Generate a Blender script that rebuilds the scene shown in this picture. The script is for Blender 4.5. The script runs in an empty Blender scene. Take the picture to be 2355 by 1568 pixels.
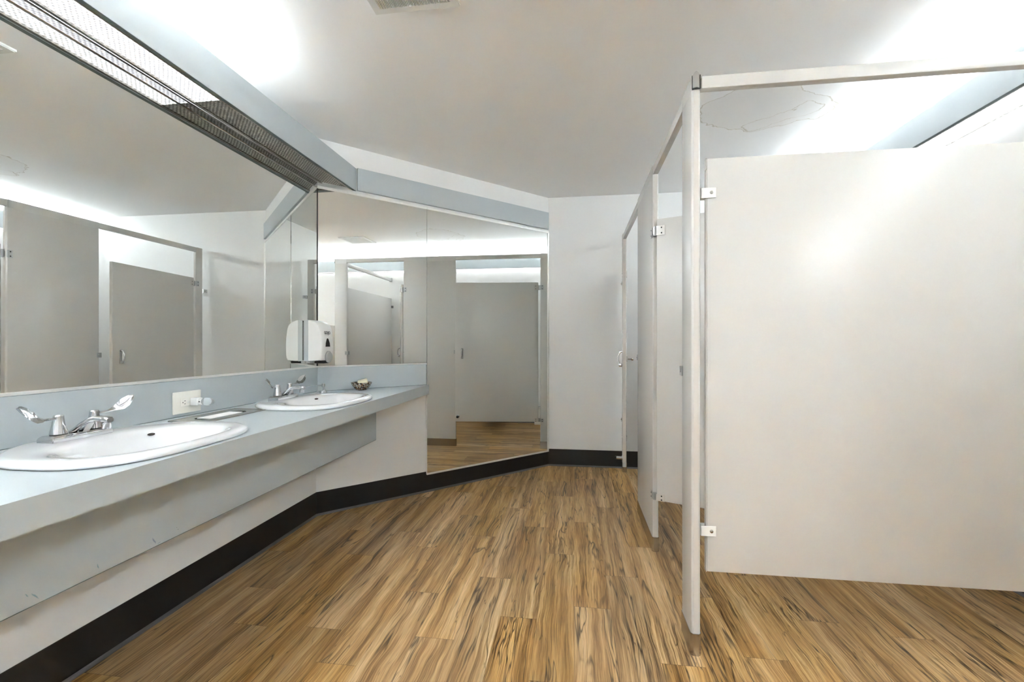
import bpy, bmesh, math, random
from mathutils import Vector, Matrix
from mathutils.geometry import tessellate_polygon

random.seed(7)
C = bpy.context.scene.collection
PI = math.pi

# ------------------------------------------------------------------ camera
W_PX, F_PX, YAW, H_CAM = 2355.0, 1041.0, 0.1364, 1.11
cam = bpy.data.objects.new('camera', bpy.data.cameras.new('camera'))
C.objects.link(cam)
cam.data.sensor_fit = 'HORIZONTAL'
cam.data.sensor_width = 36.0
cam.data.lens = 36.0 * F_PX / W_PX
cam.data.shift_x = -1.4 / W_PX
cam.data.shift_y = 6.0 / W_PX
cam.data.clip_start = 0.02
cam.location = (0, 0, H_CAM)
cam.rotation_euler = (PI / 2, 0, YAW)
bpy.context.scene.camera = cam

# ------------------------------------------------------------------ world, exposure
world = bpy.data.worlds.new('world')
bpy.context.scene.world = world
world.use_nodes = True
world.node_tree.nodes['Background'].inputs[0].default_value = (0.9, 0.95, 1.0, 1)
world.node_tree.nodes['Background'].inputs[1].default_value = 0.0
vs = bpy.context.scene.view_settings
vs.view_transform = 'Standard'
vs.look = 'None'
vs.gamma = 1.0
vs.use_curve_mapping = False
vs.exposure = 3.45
bpy.context.scene.cycles.diffuse_bounces = 10
bpy.context.scene.cycles.max_bounces = 16
TUBE_L, TUBE_R, TUBE_FILL = 9.0, 7.0, 26.0   # lit tubes: sink cove, stall cove, out-of-view lengths brightened as fill
LENS, LENS_R, LENS_FILL = 0.17, 0.38, 0.38                 # prismatic lens under the tubes: in view, out-of-view panels brightened as fill
TUBE_COL = (0.91, 0.96, 1.0)

# ------------------------------------------------------------------ plan (metres)
XL, XR = -1.653, 1.957        # left and right wall
CD = 4.373                    # corner wall lies on Y - X = CD
YB, YF = 4.135, -2.2          # back wall, wall behind the photographer
CZ = 2.438                    # ceiling
YL = XL + CD                  # corner left / corner wall
XC = YB - CD                  # corner wall / back wall
XM = XL + 0.008               # face of the left mirror
S2 = math.sqrt(0.5)
CZ_T = 0.802                  # counter top
XCF = -1.082                  # counter front
XS0, XS1 = 0.412, 0.443       # pilaster outer / inner face

# ------------------------------------------------------------------ materials
def new_mat(name):
    m = bpy.data.materials.new(name); m.use_nodes = True
    nt = m.node_tree
    b = nt.nodes['Principled BSDF']
    return m, nt, b

def P(name, col, rough=0.5, metal=0.0, spec=0.5, coat=0.0, bump=0.0, bscale=200.0, var=0.0, vscale=3.0, trans=0.0, ior=1.45):
    m, nt, b = new_mat(name)
    b.inputs['Base Color'].default_value = (*col, 1)
    b.inputs['Roughness'].default_value = rough
    b.inputs['Metallic'].default_value = metal
    b.inputs['Specular IOR Level'].default_value = spec
    b.inputs['Coat Weight'].default_value = coat
    b.inputs['Transmission Weight'].default_value = trans
    b.inputs['IOR'].default_value = ior
    tc = nt.nodes.new('ShaderNodeTexCoord')
    if bump:
        n = nt.nodes.new('ShaderNodeTexNoise'); n.inputs['Scale'].default_value = bscale; n.inputs['Detail'].default_value = 3
        bp = nt.nodes.new('ShaderNodeBump'); bp.inputs['Strength'].default_value = bump; bp.inputs['Distance'].default_value = 0.001
        nt.links.new(tc.outputs['Object'], n.inputs['Vector'])
        nt.links.new(n.outputs['Fac'], bp.inputs['Height'])
        nt.links.new(bp.outputs['Normal'], b.inputs['Normal'])
    if var:
        n = nt.nodes.new('ShaderNodeTexNoise'); n.inputs['Scale'].default_value = vscale; n.inputs['Detail'].default_value = 4
        mx = nt.nodes.new('ShaderNodeMix'); mx.data_type = 'RGBA'
        mx.inputs[6].default_value = (*[c * (1 - var) for c in col], 1)
        mx.inputs[7].default_value = (*[min(1, c * (1 + var)) for c in col], 1)
        nt.links.new(tc.outputs['Object'], n.inputs['Vector'])
        nt.links.new(n.outputs['Fac'], mx.inputs[0])
        nt.links.new(mx.outputs[2], b.inputs['Base Color'])
    return m

M = {}
M['wall'] = P('wall_paint', (0.79, 0.795, 0.79), 0.42, bump=0.15, bscale=350)
M['partition'] = P('partition_enamel', (0.60, 0.587, 0.56), 0.24, spec=0.5, bump=0.04, bscale=600, var=0.015)
M['partition_edge'] = P('partition_edge_strip', (0.60, 0.57, 0.53), 0.22)
M['laminate'] = P('blue_grey_laminate', (0.46, 0.505, 0.525), 0.36, bump=0.03, bscale=900, var=0.03, vscale=5)
def scuffed(name, marks, org):
    # laminate with small blue pen and shoe scuffs at given (y, z, half length, half width, angle, colour)
    m = P(name, (0.46, 0.505, 0.525), 0.36, bump=0.03, bscale=900, var=0.03, vscale=5)
    nt = m.node_tree; L, N = nt.links.new, nt.nodes.new; b = nt.nodes['Principled BSDF']
    src = b.inputs['Base Color'].links[0].from_socket
    tc = N('ShaderNodeTexCoord'); no = N('ShaderNodeTexNoise'); no.inputs['Scale'].default_value = 160
    L(tc.outputs['Object'], no.inputs['Vector'])
    vm = N('ShaderNodeVectorMath'); vm.operation = 'MULTIPLY_ADD'; vm.inputs[1].default_value = (.004,) * 3; L(no.outputs['Color'], vm.inputs[0]); L(tc.outputs['Object'], vm.inputs[2])
    for y, z, hl, hw, an, col in marks:
        mp = N('ShaderNodeMapping'); mp.vector_type = 'TEXTURE'
        mp.inputs['Location'].default_value = (0, y - org[1] + .002, z - org[2] + .002)
        mp.inputs['Rotation'].default_value = (an, 0, 0); mp.inputs['Scale'].default_value = (100, hl, hw)
        L(vm.outputs[0], mp.inputs[0])
        le = N('ShaderNodeVectorMath'); le.operation = 'LENGTH'; L(mp.outputs[0], le.inputs[0])
        mr = N('ShaderNodeMapRange'); mr.inputs[1].default_value = 1.0; mr.inputs[2].default_value = .5; mr.inputs[4].default_value = .75; L(le.outputs['Value'], mr.inputs[0])
        mx = N('ShaderNodeMix'); mx.data_type = 'RGBA'; L(mr.outputs[0], mx.inputs[0]); L(src, mx.inputs[6]); mx.inputs[7].default_value = (*col, 1)
        src = mx.outputs[2]
    L(src, b.inputs['Base Color']); return m
BLUE = (.13, .26, .34)
M['apron'] = scuffed('scuffed_laminate', [(.984, .4625, .016, .0022, -.92, BLUE), (.966, .474, .007, .0015, -.9, BLUE), (1.316, .461, .015, .003, -1.1, (.16, .2, .33)), (1.334, .447, .008, .0012, .1, (.16, .2, .33)),
    (1.139, .463, .010, .0016, -1.35, BLUE), (1.407, .462, .002, .002, 0, (.06, .06, .06)), (1.402, .470, .0015, .0015, 0, (.06, .06, .06)), (1.885, .442, .009, .001, 1.5, (.75, .78, .8))], (-1.36, .5, .435))
M['laminate_edge'] = P('dark_laminate_edge', (0.12, 0.15, 0.15), 0.5)
M['base'] = P('black_cove_base', (0.018, 0.016, 0.015), 0.38, bump=0.1, bscale=150, var=0.1)
M['base_lip'] = P('grey_cove_lip', (0.13, 0.125, 0.13), 0.3)
M['mirror'] = P('mirror_silver', (0.87, 0.88, 0.855), 0.0, metal=1.0)
M['chrome'] = P('chrome', (0.64, 0.645, 0.66), 0.06, metal=1.0)
M['hinge'] = P('cast_hinge_metal', (0.42, 0.42, 0.42), 0.38, metal=1.0)
M['steel'] = P('brushed_steel', (0.52, 0.50, 0.465), 0.27, metal=1.0, bump=0.05, bscale=400)
M['rail'] = P('white_trim_metal', (0.82, 0.82, 0.80), 0.3, metal=0.5)
M['porcelain'] = P('porcelain', (0.73, 0.735, 0.745), 0.06, coat=0.6, spec=0.6)
M['plastic'] = P('white_plastic', (0.82, 0.82, 0.80), 0.25)
M['plastic_grey'] = P('grey_plastic', (0.52, 0.55, 0.56), 0.35)
M['ivory'] = P('ivory_plastic', (0.82, 0.80, 0.74), 0.3)
M['black'] = P('black_rubber', (0.01, 0.01, 0.01), 0.5)
M['dark'] = P('smoked_window', (0.06, 0.05, 0.045), 0.15)
M['clear'] = P('clear_plastic', (0.93, 0.94, 0.95), 0.08, trans=0.85, ior=1.3)
M['lever'] = P('frosted_lever', (0.62, 0.63, 0.62), 0.15, trans=0.25, ior=1.3)
M['glass'] = P('cut_glass', (0.85, 0.82, 0.78), 0.05, trans=0.8, ior=1.45)
def mosaic():
    m, nt, b = new_mat('mosaic_glass')
    L, N = nt.links.new, nt.nodes.new
    tc = N('ShaderNodeTexCoord'); vo = N('ShaderNodeTexVoronoi'); vo.inputs['Scale'].default_value = 135
    L(tc.outputs['Object'], vo.inputs['Vector'])
    sc = N('ShaderNodeSeparateColor'); L(vo.outputs['Color'], sc.inputs[0])
    cr = N('ShaderNodeValToRGB'); cr.color_ramp.interpolation = 'CONSTANT'; e = cr.color_ramp.elements
    e[0].position = 0; e[0].color = (.05, .028, .015, 1); e[1].position = .8; e[1].color = (.75, .72, .65, 1)
    for p, c in ((.2, (.30, .17, .09)), (.4, (.55, .47, .38)), (.55, (.02, .015, .012)), (.68, (.42, .30, .2))):
        k = e.new(p); k.color = (*c, 1)
    L(sc.outputs[0], cr.inputs[0]); L(cr.outputs[0], b.inputs['Base Color'])
    b.inputs['Roughness'].default_value = .08; b.inputs['Transmission Weight'].default_value = .25
    bp = N('ShaderNodeBump'); bp.inputs['Strength'].default_value = .5; bp.inputs['Distance'].default_value = .002
    L(vo.outputs['Distance'], bp.inputs['Height']); L(bp.outputs[0], b.inputs['Normal'])
    return m
M['mosaic'] = mosaic()
M['soap'] = P('cream_soap', (0.85, 0.80, 0.60), 0.5, bump=0.3, bscale=60)
M['tissue'] = P('white_tissue', (0.92, 0.92, 0.92), 0.9)
M['pebble'] = P('brown_pebble', (0.16, 0.09, 0.05), 0.3, var=0.6, vscale=90)
M['ink'] = P('printed_black', (0.02, 0.02, 0.02), 0.5)
M['vent'] = P('vent_enamel', (0.74, 0.74, 0.71), 0.4)
M['void'] = P('duct_black', (0.004, 0.004, 0.004), 0.9)
M['tube_off'] = P('unlit_tube_glass', (0.7, 0.7, 0.68), 0.25)

def emis(name, col, s):
    m, nt, b = new_mat(name)
    b.inputs['Base Color'].default_value = (0.8, 0.8, 0.8, 1)
    b.inputs['Emission Color'].default_value = (*col, 1)
    b.inputs['Emission Strength'].default_value = s
    return m
M['tube_l'] = emis('lit_tube_sinks', TUBE_COL, TUBE_L)
M['tube_r'] = emis('lit_tube_stalls', TUBE_COL, TUBE_R)
M['tube_n'] = emis('lit_tube_unseen_fill', TUBE_COL, TUBE_FILL)  # unseen cove tubes, set brighter than the visible ones to fill the room

def lens_mat(name, lit, LENS=LENS):
    m, nt, b = new_mat(name)
    L, N = nt.links.new, nt.nodes.new
    tc = N('ShaderNodeTexCoord'); sp = N('ShaderNodeSeparateXYZ'); L(tc.outputs['Object'], sp.inputs[0])
    def sn(o, per):
        a = N('ShaderNodeMath'); a.operation = 'MULTIPLY'; a.inputs[1].default_value = 2 * PI / per; L(o, a.inputs[0])
        s = N('ShaderNodeMath'); s.operation = 'SINE'; L(a.outputs[0], s.inputs[0]); return s.outputs[0]
    ad = N('ShaderNodeMath'); ad.operation = 'MULTIPLY'; L(sn(sp.outputs[0], .019), ad.inputs[0]); L(sn(sp.outputs[1], .019), ad.inputs[1])
    no = N('ShaderNodeTexNoise'); no.inputs['Scale'].default_value = 260; L(tc.outputs['Object'], no.inputs['Vector'])
    ad2 = N('ShaderNodeMath'); ad2.operation = 'MULTIPLY_ADD'; ad2.inputs[1].default_value = 0.9; L(no.outputs['Fac'], ad2.inputs[0]); L(ad.outputs[0], ad2.inputs[2])
    bp = N('ShaderNodeBump'); bp.inputs['Strength'].default_value = 1.0; bp.inputs['Distance'].default_value = 0.004
    L(ad.outputs[0], bp.inputs['Height']); L(bp.outputs[0], b.inputs['Normal'])
    b.inputs['Roughness'].default_value = 0.12
    mr = N('ShaderNodeMapRange'); mr.inputs[1].default_value = -0.6; mr.inputs[2].default_value = 1.5
    L(ad2.outputs[0], mr.inputs[0])
    if lit:
        b.inputs['Base Color'].default_value = (0.8, 0.8, 0.82, 1)
        mr.inputs[3].default_value = LENS * 0.12; mr.inputs[4].default_value = LENS * 1.0
        b.inputs['Emission Color'].default_value = (0.95, 0.965, 1.0, 1)
        L(mr.outputs[0], b.inputs['Emission Strength'])
    else:
        mx = N('ShaderNodeMix'); mx.data_type = 'RGBA'
        mr.inputs[3].default_value = 0; mr.inputs[4].default_value = 1
        mx.inputs[6].default_value = (0.19, 0.20, 0.18, 1); mx.inputs[7].default_value = (0.62, 0.62, 0.58, 1)
        L(mr.outputs[0], mx.inputs[0]); L(mx.outputs[2], b.inputs['Base Color'])
    return m
M['lens_lit'] = lens_mat('prismatic_lens_lit', True)
M['lens_fill'] = lens_mat('prismatic_lens_unseen_fill', True, LENS_FILL)  # unseen cove panels with raised emission, added frontal fill
M['lens_right'] = lens_mat('prismatic_lens_stalls', True, LENS_R)
M['lens_off'] = lens_mat('prismatic_lens_unlit', False)

def ceiling_mat():
    m, nt, b = new_mat('ceiling_paint')
    L, N = nt.links.new, nt.nodes.new
    b.inputs['Roughness'].default_value = 0.6
    tc = N('ShaderNodeTexCoord')
    n = N('ShaderNodeTexNoise'); n.inputs['Scale'].default_value = 260
    bp = N('ShaderNodeBump'); bp.inputs['Strength'].default_value = 0.12; bp.inputs['Distance'].default_value = 0.001
    L(tc.outputs['Object'], n.inputs['Vector']); L(n.outputs['Fac'], bp.inputs['Height']); L(bp.outputs[0], b.inputs['Normal'])
    # old water stain: tide line around a warped blob over the first stall
    wn = N('ShaderNodeTexNoise'); wn.inputs['Scale'].default_value = 4.5; wn.inputs['Detail'].default_value = 5
    L(tc.outputs['Object'], wn.inputs['Vector'])
    vm = N('ShaderNodeVectorMath'); vm.operation = 'MULTIPLY_ADD'; vm.inputs[1].default_value = (0.32, 0.32, 0); L(wn.outputs['Color'], vm.inputs[0]); L(tc.outputs['Object'], vm.inputs[2])
    col = None
    def ring(cx, cy, sx, sy, width, dark, rot):
        mp = N('ShaderNodeMapping'); mp.vector_type = 'TEXTURE'
        mp.inputs['Location'].default_value = (cx + .16, cy + .16, 0); mp.inputs['Rotation'].default_value = (0, 0, rot); mp.inputs['Scale'].default_value = (sx, sy, 100)
        L(vm.outputs[0], mp.inputs[0])
        le = N('ShaderNodeVectorMath'); le.operation = 'LENGTH'; L(mp.outputs[0], le.inputs[0])
        r = N('ShaderNodeValToRGB'); e = r.color_ramp.elements
        e[0].position = 0; e[0].color = (dark * .10,) * 3 + (1,)
        e[1].position = 1.0 - width; e[1].color = (dark * .12,) * 3 + (1,)
        k = r.color_ramp.elements.new(1.0 - width * .35); k.color = (dark,) * 3 + (1,)
        k = r.color_ramp.elements.new(1.0); k.color = (0, 0, 0, 1)
        L(le.outputs['Value'], r.inputs[0]); return r.outputs[0]
    # values past 1 clamp to the last stop, so scale the length down
    a1 = ring(1.05, 2.72, .38, .25, .035, .8, .25)
    a2 = ring(1.19, 2.84, .20, .06, .10, .8, -.6)
    mxm = N('ShaderNodeMath'); mxm.operation = 'MAXIMUM'; L(a1, mxm.inputs[0]); L(a2, mxm.inputs[1])
    mx = N('ShaderNodeMix'); mx.data_type = 'RGBA'
    mx.inputs[6].default_value = (0.91, 0.915, 0.915, 1); mx.inputs[7].default_value = (0.50, 0.45, 0.36, 1)
    L(mxm.outputs[0], mx.inputs[0]); L(mx.outputs[2], b.inputs['Base Color'])
    return m
M['ceiling'] = ceiling_mat()

def floor_mat():
    m, nt, b = new_mat('vinyl_plank')
    L, N = nt.links.new, nt.nodes.new
    tc = N('ShaderNodeTexCoord'); at = N('ShaderNodeVertexColor'); at.layer_name = 'rnd'
    uv = N('ShaderNodeUVMap'); uv.uv_map = 'plank'
    sp = N('ShaderNodeSeparateXYZ'); L(tc.outputs['Object'], sp.inputs[0])
    sc = N('ShaderNodeSeparateColor'); L(at.outputs['Color'], sc.inputs[0])
    def math_(op, a, b_=None, c=None):
        n = N('ShaderNodeMath'); n.operation = op
        for i, v in enumerate((a, b_, c)):
            if v is None: continue
            if isinstance(v, (int, float)): n.inputs[i].default_value = v
            else: L(v, n.inputs[i])
        return n.outputs[0]
    x0 = math_('MULTIPLY_ADD', sc.outputs[0], 37.0, sp.outputs[0])
    y0 = math_('MULTIPLY_ADD', sc.outputs[1], 53.0, sp.outputs[1])
    def vec(x, y, z=0):
        n = N('ShaderNodeCombineXYZ')
        for i, v in enumerate((x, y, z)):
            if isinstance(v, (int, float)): n.inputs[i].default_value = v
            else: L(v, n.inputs[i])
        return n.outputs[0]
    def noise(v, scale, det=4, dist=0.0, rough=.55):
        n = N('ShaderNodeTexNoise'); n.inputs['Scale'].default_value = scale; n.inputs['Detail'].default_value = det
        n.inputs['Distortion'].default_value = dist; n.inputs['Roughness'].default_value = rough
        L(v, n.inputs['Vector']); return n.outputs['Fac']
    warp = noise(vec(math_('MULTIPLY', x0, 5.0), math_('MULTIPLY', y0, 3.2)), 1.0, 2)
    xw = math_('MULTIPLY_ADD', math_('SUBTRACT', warp, .5), .034, x0)
    g1 = noise(vec(math_('MULTIPLY', xw, 20.0), math_('MULTIPLY', y0, .9)), 1.0, 6, .25)
    g2 = noise(vec(math_('MULTIPLY', xw, 150.0), math_('MULTIPLY', y0, 3.0)), 1.0, 5, .1, .7)
    g3 = noise(vec(math_('MULTIPLY', x0, 4.0), math_('MULTIPLY', y0, 1.6)), 1.0, 2)
    s = math_('ADD', math_('MULTIPLY', g1, .56), math_('MULTIPLY', g2, .44))
    cr = N('ShaderNodeValToRGB'); L(s, cr.inputs[0]); e = cr.color_ramp.elements
    e[0].position = .34; e[0].color = (0.10, 0.048, 0.018, 1)
    e[1].position = .66; e[1].color = (0.72, 0.51, 0.29, 1)
    k = e.new(.43); k.color = (0.30, 0.17, 0.07, 1)
    k = e.new(.52); k.color = (0.50, 0.315, 0.145, 1)
    # dark mineral streaks following the warped grain
    cx_ = noise(vec(math_('MULTIPLY', xw, 15.0), math_('MULTIPLY', y0, 0.95), 7.3), 1.0, 3, .7)
    rid = math_('ABSOLUTE', math_('SUBTRACT', cx_, .5))
    wid = math_('MULTIPLY', noise(vec(math_('MULTIPLY', x0, 9.0), math_('MULTIPLY', y0, 4.0), 3.1), 1.0, 3), .042)
    crk = N('ShaderNodeMapRange'); L(rid, crk.inputs[0]); L(wid, crk.inputs[2]); crk.inputs[1].default_value = 0.0
    crk.inputs[3].default_value = 1.0; crk.inputs[4].default_value = 0.0
    msk = N('ShaderNodeMapRange'); L(g3, msk.inputs[0]); msk.inputs[1].default_value = .38; msk.inputs[2].default_value = .52
    c2 = noise(vec(math_('MULTIPLY', xw, 34.0), math_('MULTIPLY', y0, 1.9), 2.2), 1.0, 2, .5)
    crk2 = N('ShaderNodeMapRange'); L(math_('ABSOLUTE', math_('SUBTRACT', c2, .5)), crk2.inputs[0]); crk2.inputs[1].default_value = 0; crk2.inputs[2].default_value = .016
    crk2.inputs[3].default_value = .75; crk2.inputs[4].default_value = 0
    g6 = noise(vec(math_('MULTIPLY', x0, 7.0), math_('MULTIPLY', y0, 2.2), 5.5), 1.0, 2)
    m6 = N('ShaderNodeMapRange'); L(g6, m6.inputs[0]); m6.inputs[1].default_value = .48; m6.inputs[2].default_value = .60
    cf = math_('MAXIMUM', math_('MULTIPLY', crk.outputs[0], msk.outputs[0]), math_('MULTIPLY', crk2.outputs[0], m6.outputs[0]))
    mx = N('ShaderNodeMix'); mx.data_type = 'RGBA'; L(math_('MULTIPLY', cf, .88), mx.inputs[0]); L(cr.outputs[0], mx.inputs[6]); mx.inputs[7].default_value = (0.035, 0.020, 0.012, 1)
    # fine pores
    g5 = noise(vec(math_('MULTIPLY', xw, 340.0), math_('MULTIPLY', y0, 7.0), 1.7), 1.0, 2, 0, .6)
    por = N('ShaderNodeMapRange'); L(g5, por.inputs[0]); por.inputs[1].default_value = .35; por.inputs[2].default_value = .52
    por.inputs[3].default_value = .72; por.inputs[4].default_value = 1.04
    # plank tone
    tone = math_('MULTIPLY_ADD', sc.outputs[2], .26, .87)
    hs = N('ShaderNodeHueSaturation'); L(mx.outputs[2], hs.inputs['Color']); L(math_('MULTIPLY', tone, por.outputs[0]), hs.inputs['Value'])
    L(math_('MULTIPLY_ADD', sc.outputs[0], .16, .98), hs.inputs['Saturation'])
    # seams
    su = N('ShaderNodeSeparateXYZ'); L(uv.outputs[0], su.inputs[0])
    dx = math_('SUBTRACT', .5, math_('ABSOLUTE', math_('SUBTRACT', su.outputs[0], .5)))
    dy = math_('SUBTRACT', .5, math_('ABSOLUTE', math_('SUBTRACT', su.outputs[1], .5)))
    sm = math_('MAXIMUM', math_('LESS_THAN', math_('MULTIPLY', dx, .149), .0006), math_('LESS_THAN', math_('MULTIPLY', dy, .914), .0010))
    m2 = N('ShaderNodeMix'); m2.data_type = 'RGBA'; L(math_('MULTIPLY', sm, .6), m2.inputs[0]); L(hs.outputs[0], m2.inputs[6]); m2.inputs[7].default_value = (0.08, 0.045, 0.02, 1)
    L(m2.outputs[2], b.inputs['Base Color'])
    b.inputs['Roughness'].default_value = 0.36
    b.inputs['Specular IOR Level'].default_value = 0.35
    bp = N('ShaderNodeBump'); bp.inputs['Strength'].default_value = .15; bp.inputs['Distance'].default_value = .0008
    L(s, bp.inputs['Height']); L(bp.outputs[0], b.inputs['Normal'])
    return m
M['floor'] = floor_mat()

# ------------------------------------------------------------------ mesh helpers
def BM(): return bmesh.new()

def box(bm, x0, x1, y0, y1, z0, z1, bev=0.0, seg=2):
    vs_ = [bm.verts.new((x, y, z)) for z in (z0, z1) for y in (y0, y1) for x in (x0, x1)]
    F = [(0, 2, 3, 1), (4, 5, 7, 6), (0, 1, 5, 4), (2, 6, 7, 3), (0, 4, 6, 2), (1, 3, 7, 5)]
    fs = [bm.faces.new([vs_[i] for i in f]) for f in F]
    if bev:
        es = {e for f in fs for e in f.edges}
        bmesh.ops.bevel(bm, geom=list(es), offset=bev, segments=seg, profile=0.5, affect='EDGES')
    return bm

def prism(bm, poly, z0, z1, holes=()):
    loops = [poly] + [list(h) for h in holes]
    tris = tessellate_polygon([[Vector((x, y, 0)) for x, y in l] for l in loops])
    flat = [p for l in loops for p in l]
    bot = [bm.verts.new((x, y, z0)) for x, y in flat]; top = [bm.verts.new((x, y, z1)) for x, y in flat]
    for t in tris:
        try:
            bm.faces.new([top[i] for i in t]); bm.faces.new([bot[i] for i in reversed(t)])
        except ValueError: pass
    o = 0
    for l in loops:
        n = len(l)
        for i in range(n):
            a, b = o + i, o + (i + 1) % n
            bm.faces.new([bot[a], bot[b], top[b], top[a]])
        o += n
    return bm

def loft(bm, rings, cap0=True, cap1=True, closed=True):
    R = [[bm.verts.new(p) for p in r] for r in rings]
    n = len(R[0])
    for a, b in zip(R, R[1:]):
        for i in range(n if closed else n - 1):
            bm.faces.new([a[i], a[(i + 1) % n], b[(i + 1) % n], b[i]])
    if cap0: bm.faces.new(list(reversed(R[0])))
    if cap1: bm.faces.new(R[-1])
    return bm

def lathe(bm, prof, c=(0, 0, 0), axis='z', n=28, cap=True):
    rings = []
    for r, h in prof:
        ring = []
        for i in range(n):
            a = 2 * PI * i / n
            u, v = r * math.cos(a), r * math.sin(a)
            if axis == 'z': q = (u, v, h)
            elif axis == 'x': q = (h, u, v)
            else: q = (v, h, u)
            ring.append((c[0] + q[0], c[1] + q[1], c[2] + q[2]))
        rings.append(ring)
    return loft(bm, rings, cap, cap)

def rod(bm, a, b, r, n=16, r2=None):
    a, b = Vector(a), Vector(b); d = (b - a).normalized()
    u = d.orthogonal().normalized(); v = d.cross(u)
    r2 = r if r2 is None else r2
    return loft(bm, [[tuple(p + (u * math.cos(2 * PI * i / n) + v * math.sin(2 * PI * i / n)) * rr) for i in range(n)] for p, rr in ((a, r), (b, r2))])

def sweep(bm, pts, rad, n=12):
    pts = [Vector(p) for p in pts]; rings = []
    up = None
    for i, p in enumerate(pts):
        d = (pts[min(i + 1, len(pts) - 1)] - pts[max(i - 1, 0)]).normalized()
        if up is None: up = d.orthogonal().normalized()
        up = (up - d * up.dot(d)).normalized(); v = d.cross(up)
        rr = rad[i] if isinstance(rad, (list, tuple)) else rad
        rings.append([tuple(p + (up * math.cos(2 * PI * k / n) + v * math.sin(2 * PI * k / n)) * rr) for k in range(n)])
    return loft(bm, rings)

def xform(bm, mat): bmesh.ops.transform(bm, matrix=mat, verts=bm.verts); return bm

def obj(name, bm, mat, parent=None, smooth=False, angle=35):
    bmesh.ops.recalc_face_normals(bm, faces=bm.faces)
    top = parent
    while top is not None and top.parent is not None: top = top.parent
    if top is not None and top.name in WM:            # built in world space
        bmesh.ops.transform(bm, matrix=WM[top.name].inverted(), verts=bm.verts)
    me = bpy.data.meshes.new(name); bm.to_mesh(me); bm.free()
    me.materials.append(M[mat] if isinstance(mat, str) else mat)
    if smooth:
        for p in me.polygons: p.use_smooth = True
        me.set_sharp_from_angle(angle=math.radians(angle))
    o = bpy.data.objects.new(name, me); C.objects.link(o)
    if parent is not None: o.parent = parent
    return o

WM = {}
def thing(name, label, cat, loc=(0, 0, 0), rz=0, group=None, world=True):
    o = bpy.data.objects.new(name, None); C.objects.link(o)
    o.empty_display_size = .05
    o.location = loc; o.rotation_euler = (0, 0, rz)
    o['label'] = label; o['category'] = cat
    if group: o['group'] = group
    if world:
        WM[o.name] = Matrix.Translation(loc) @ Matrix.Rotation(rz, 4, 'Z')
    return o

def tag(o, label, cat, group=None):
    o['label'] = label; o['category'] = cat
    if group: o['group'] = group
    return o

def struct(name, bm, mat, smooth=False):
    o = obj(name, bm, mat, None, smooth); o['kind'] = 'structure'; return o

def dup(root, loc, rz=None, label=None):
    r = root.copy(); C.objects.link(r); r.location = loc
    if rz is not None: r.rotation_euler = (0, 0, rz)
    if label: r['label'] = label
    def rec(src, dst):
        for ch in list(src.children):
            c = ch.copy(); C.objects.link(c); c.parent = dst
            rec(ch, c)
    rec(root, r)
    return r

# frame of the 45 degree corner wall: s along the wall, t out of the wall into the room
CW = Matrix(((S2, S2, 0, XL), (S2, -S2, 0, YL), (0, 0, 1, 0), (0, 0, 0, 1)))
LC = (XC - XL) / S2

# ------------------------------------------------------------------ room shell
bm = BM()
uvl = bm.loops.layers.uv.new('plank'); cl = bm.loops.layers.float_color.new('rnd')
PW, PL = 0.149, 0.914
off = {-10: .056, -9: .716, -8: .42, -7: .735, -6: .557, -5: .12, -4: .736, -3: .287, -2: .906, -1: .572, 0: .102, 1: .38, 2: .713, 3: .25, 4: .786, 5: .47, 6: .129, 7: .61, 8: .066}
rr = random.Random(11)
for k in range(-12, 15):
    o_ = off.get(k, rr.random() * PL)
    for j in range(-3, 6):
        c3 = (rr.random(), rr.random(), rr.random())
        x0, x1 = max(k * PW - .002, XL - .1), min(k * PW + PW - .002, XR + .1)
        y0, y1 = max(o_ + j * PL, YF - .1), min(o_ + (j + 1) * PL, YB + .1)
        if x1 <= x0 or y1 <= y0: continue
        v = [bm.verts.new(q) for q in ((x0, y0, 0), (x1, y0, 0), (x1, y1, 0), (x0, y1, 0))]
        f = bm.faces.new(v)
        for lp in f.loops:
            p = lp.vert.co
            lp[uvl].uv = ((p.x - (k * PW - .002)) / PW, (p.y - (o_ + j * PL)) / PL)
            lp[cl] = (*c3, 1)
me = bpy.data.meshes.new('floor'); bm.to_mesh(me); bm.free(); me.materials.append(M['floor'])
fl = bpy.data.objects.new('floor', me); C.objects.link(fl); fl['kind'] = 'structure'

struct('ceiling', box(BM(), XL - .1, XR + .1, YF - .1, YB + .1, CZ, CZ + .1), 'ceiling')
struct('wall_left', box(BM(), XL - .1, XL, YF - .1, YL + .05, 0, CZ), 'wall')
bm = BM(); box(bm, -.05, LC + .05, -.1, 0, 0, CZ); xform(bm, CW); struct('wall_corner', bm, 'wall')
struct('wall_back', box(BM(), XC - .05, XR + .1, YB, YB + .1, 0, CZ), 'wall')
struct('wall_right', box(BM(), XR, XR + .1, YF - .1, YB + .1, 0, CZ), 'wall')
struct('wall_front', box(BM(), XL - .1, XR + .1, YF - .1, YF, 0, CZ), 'wall')

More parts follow.
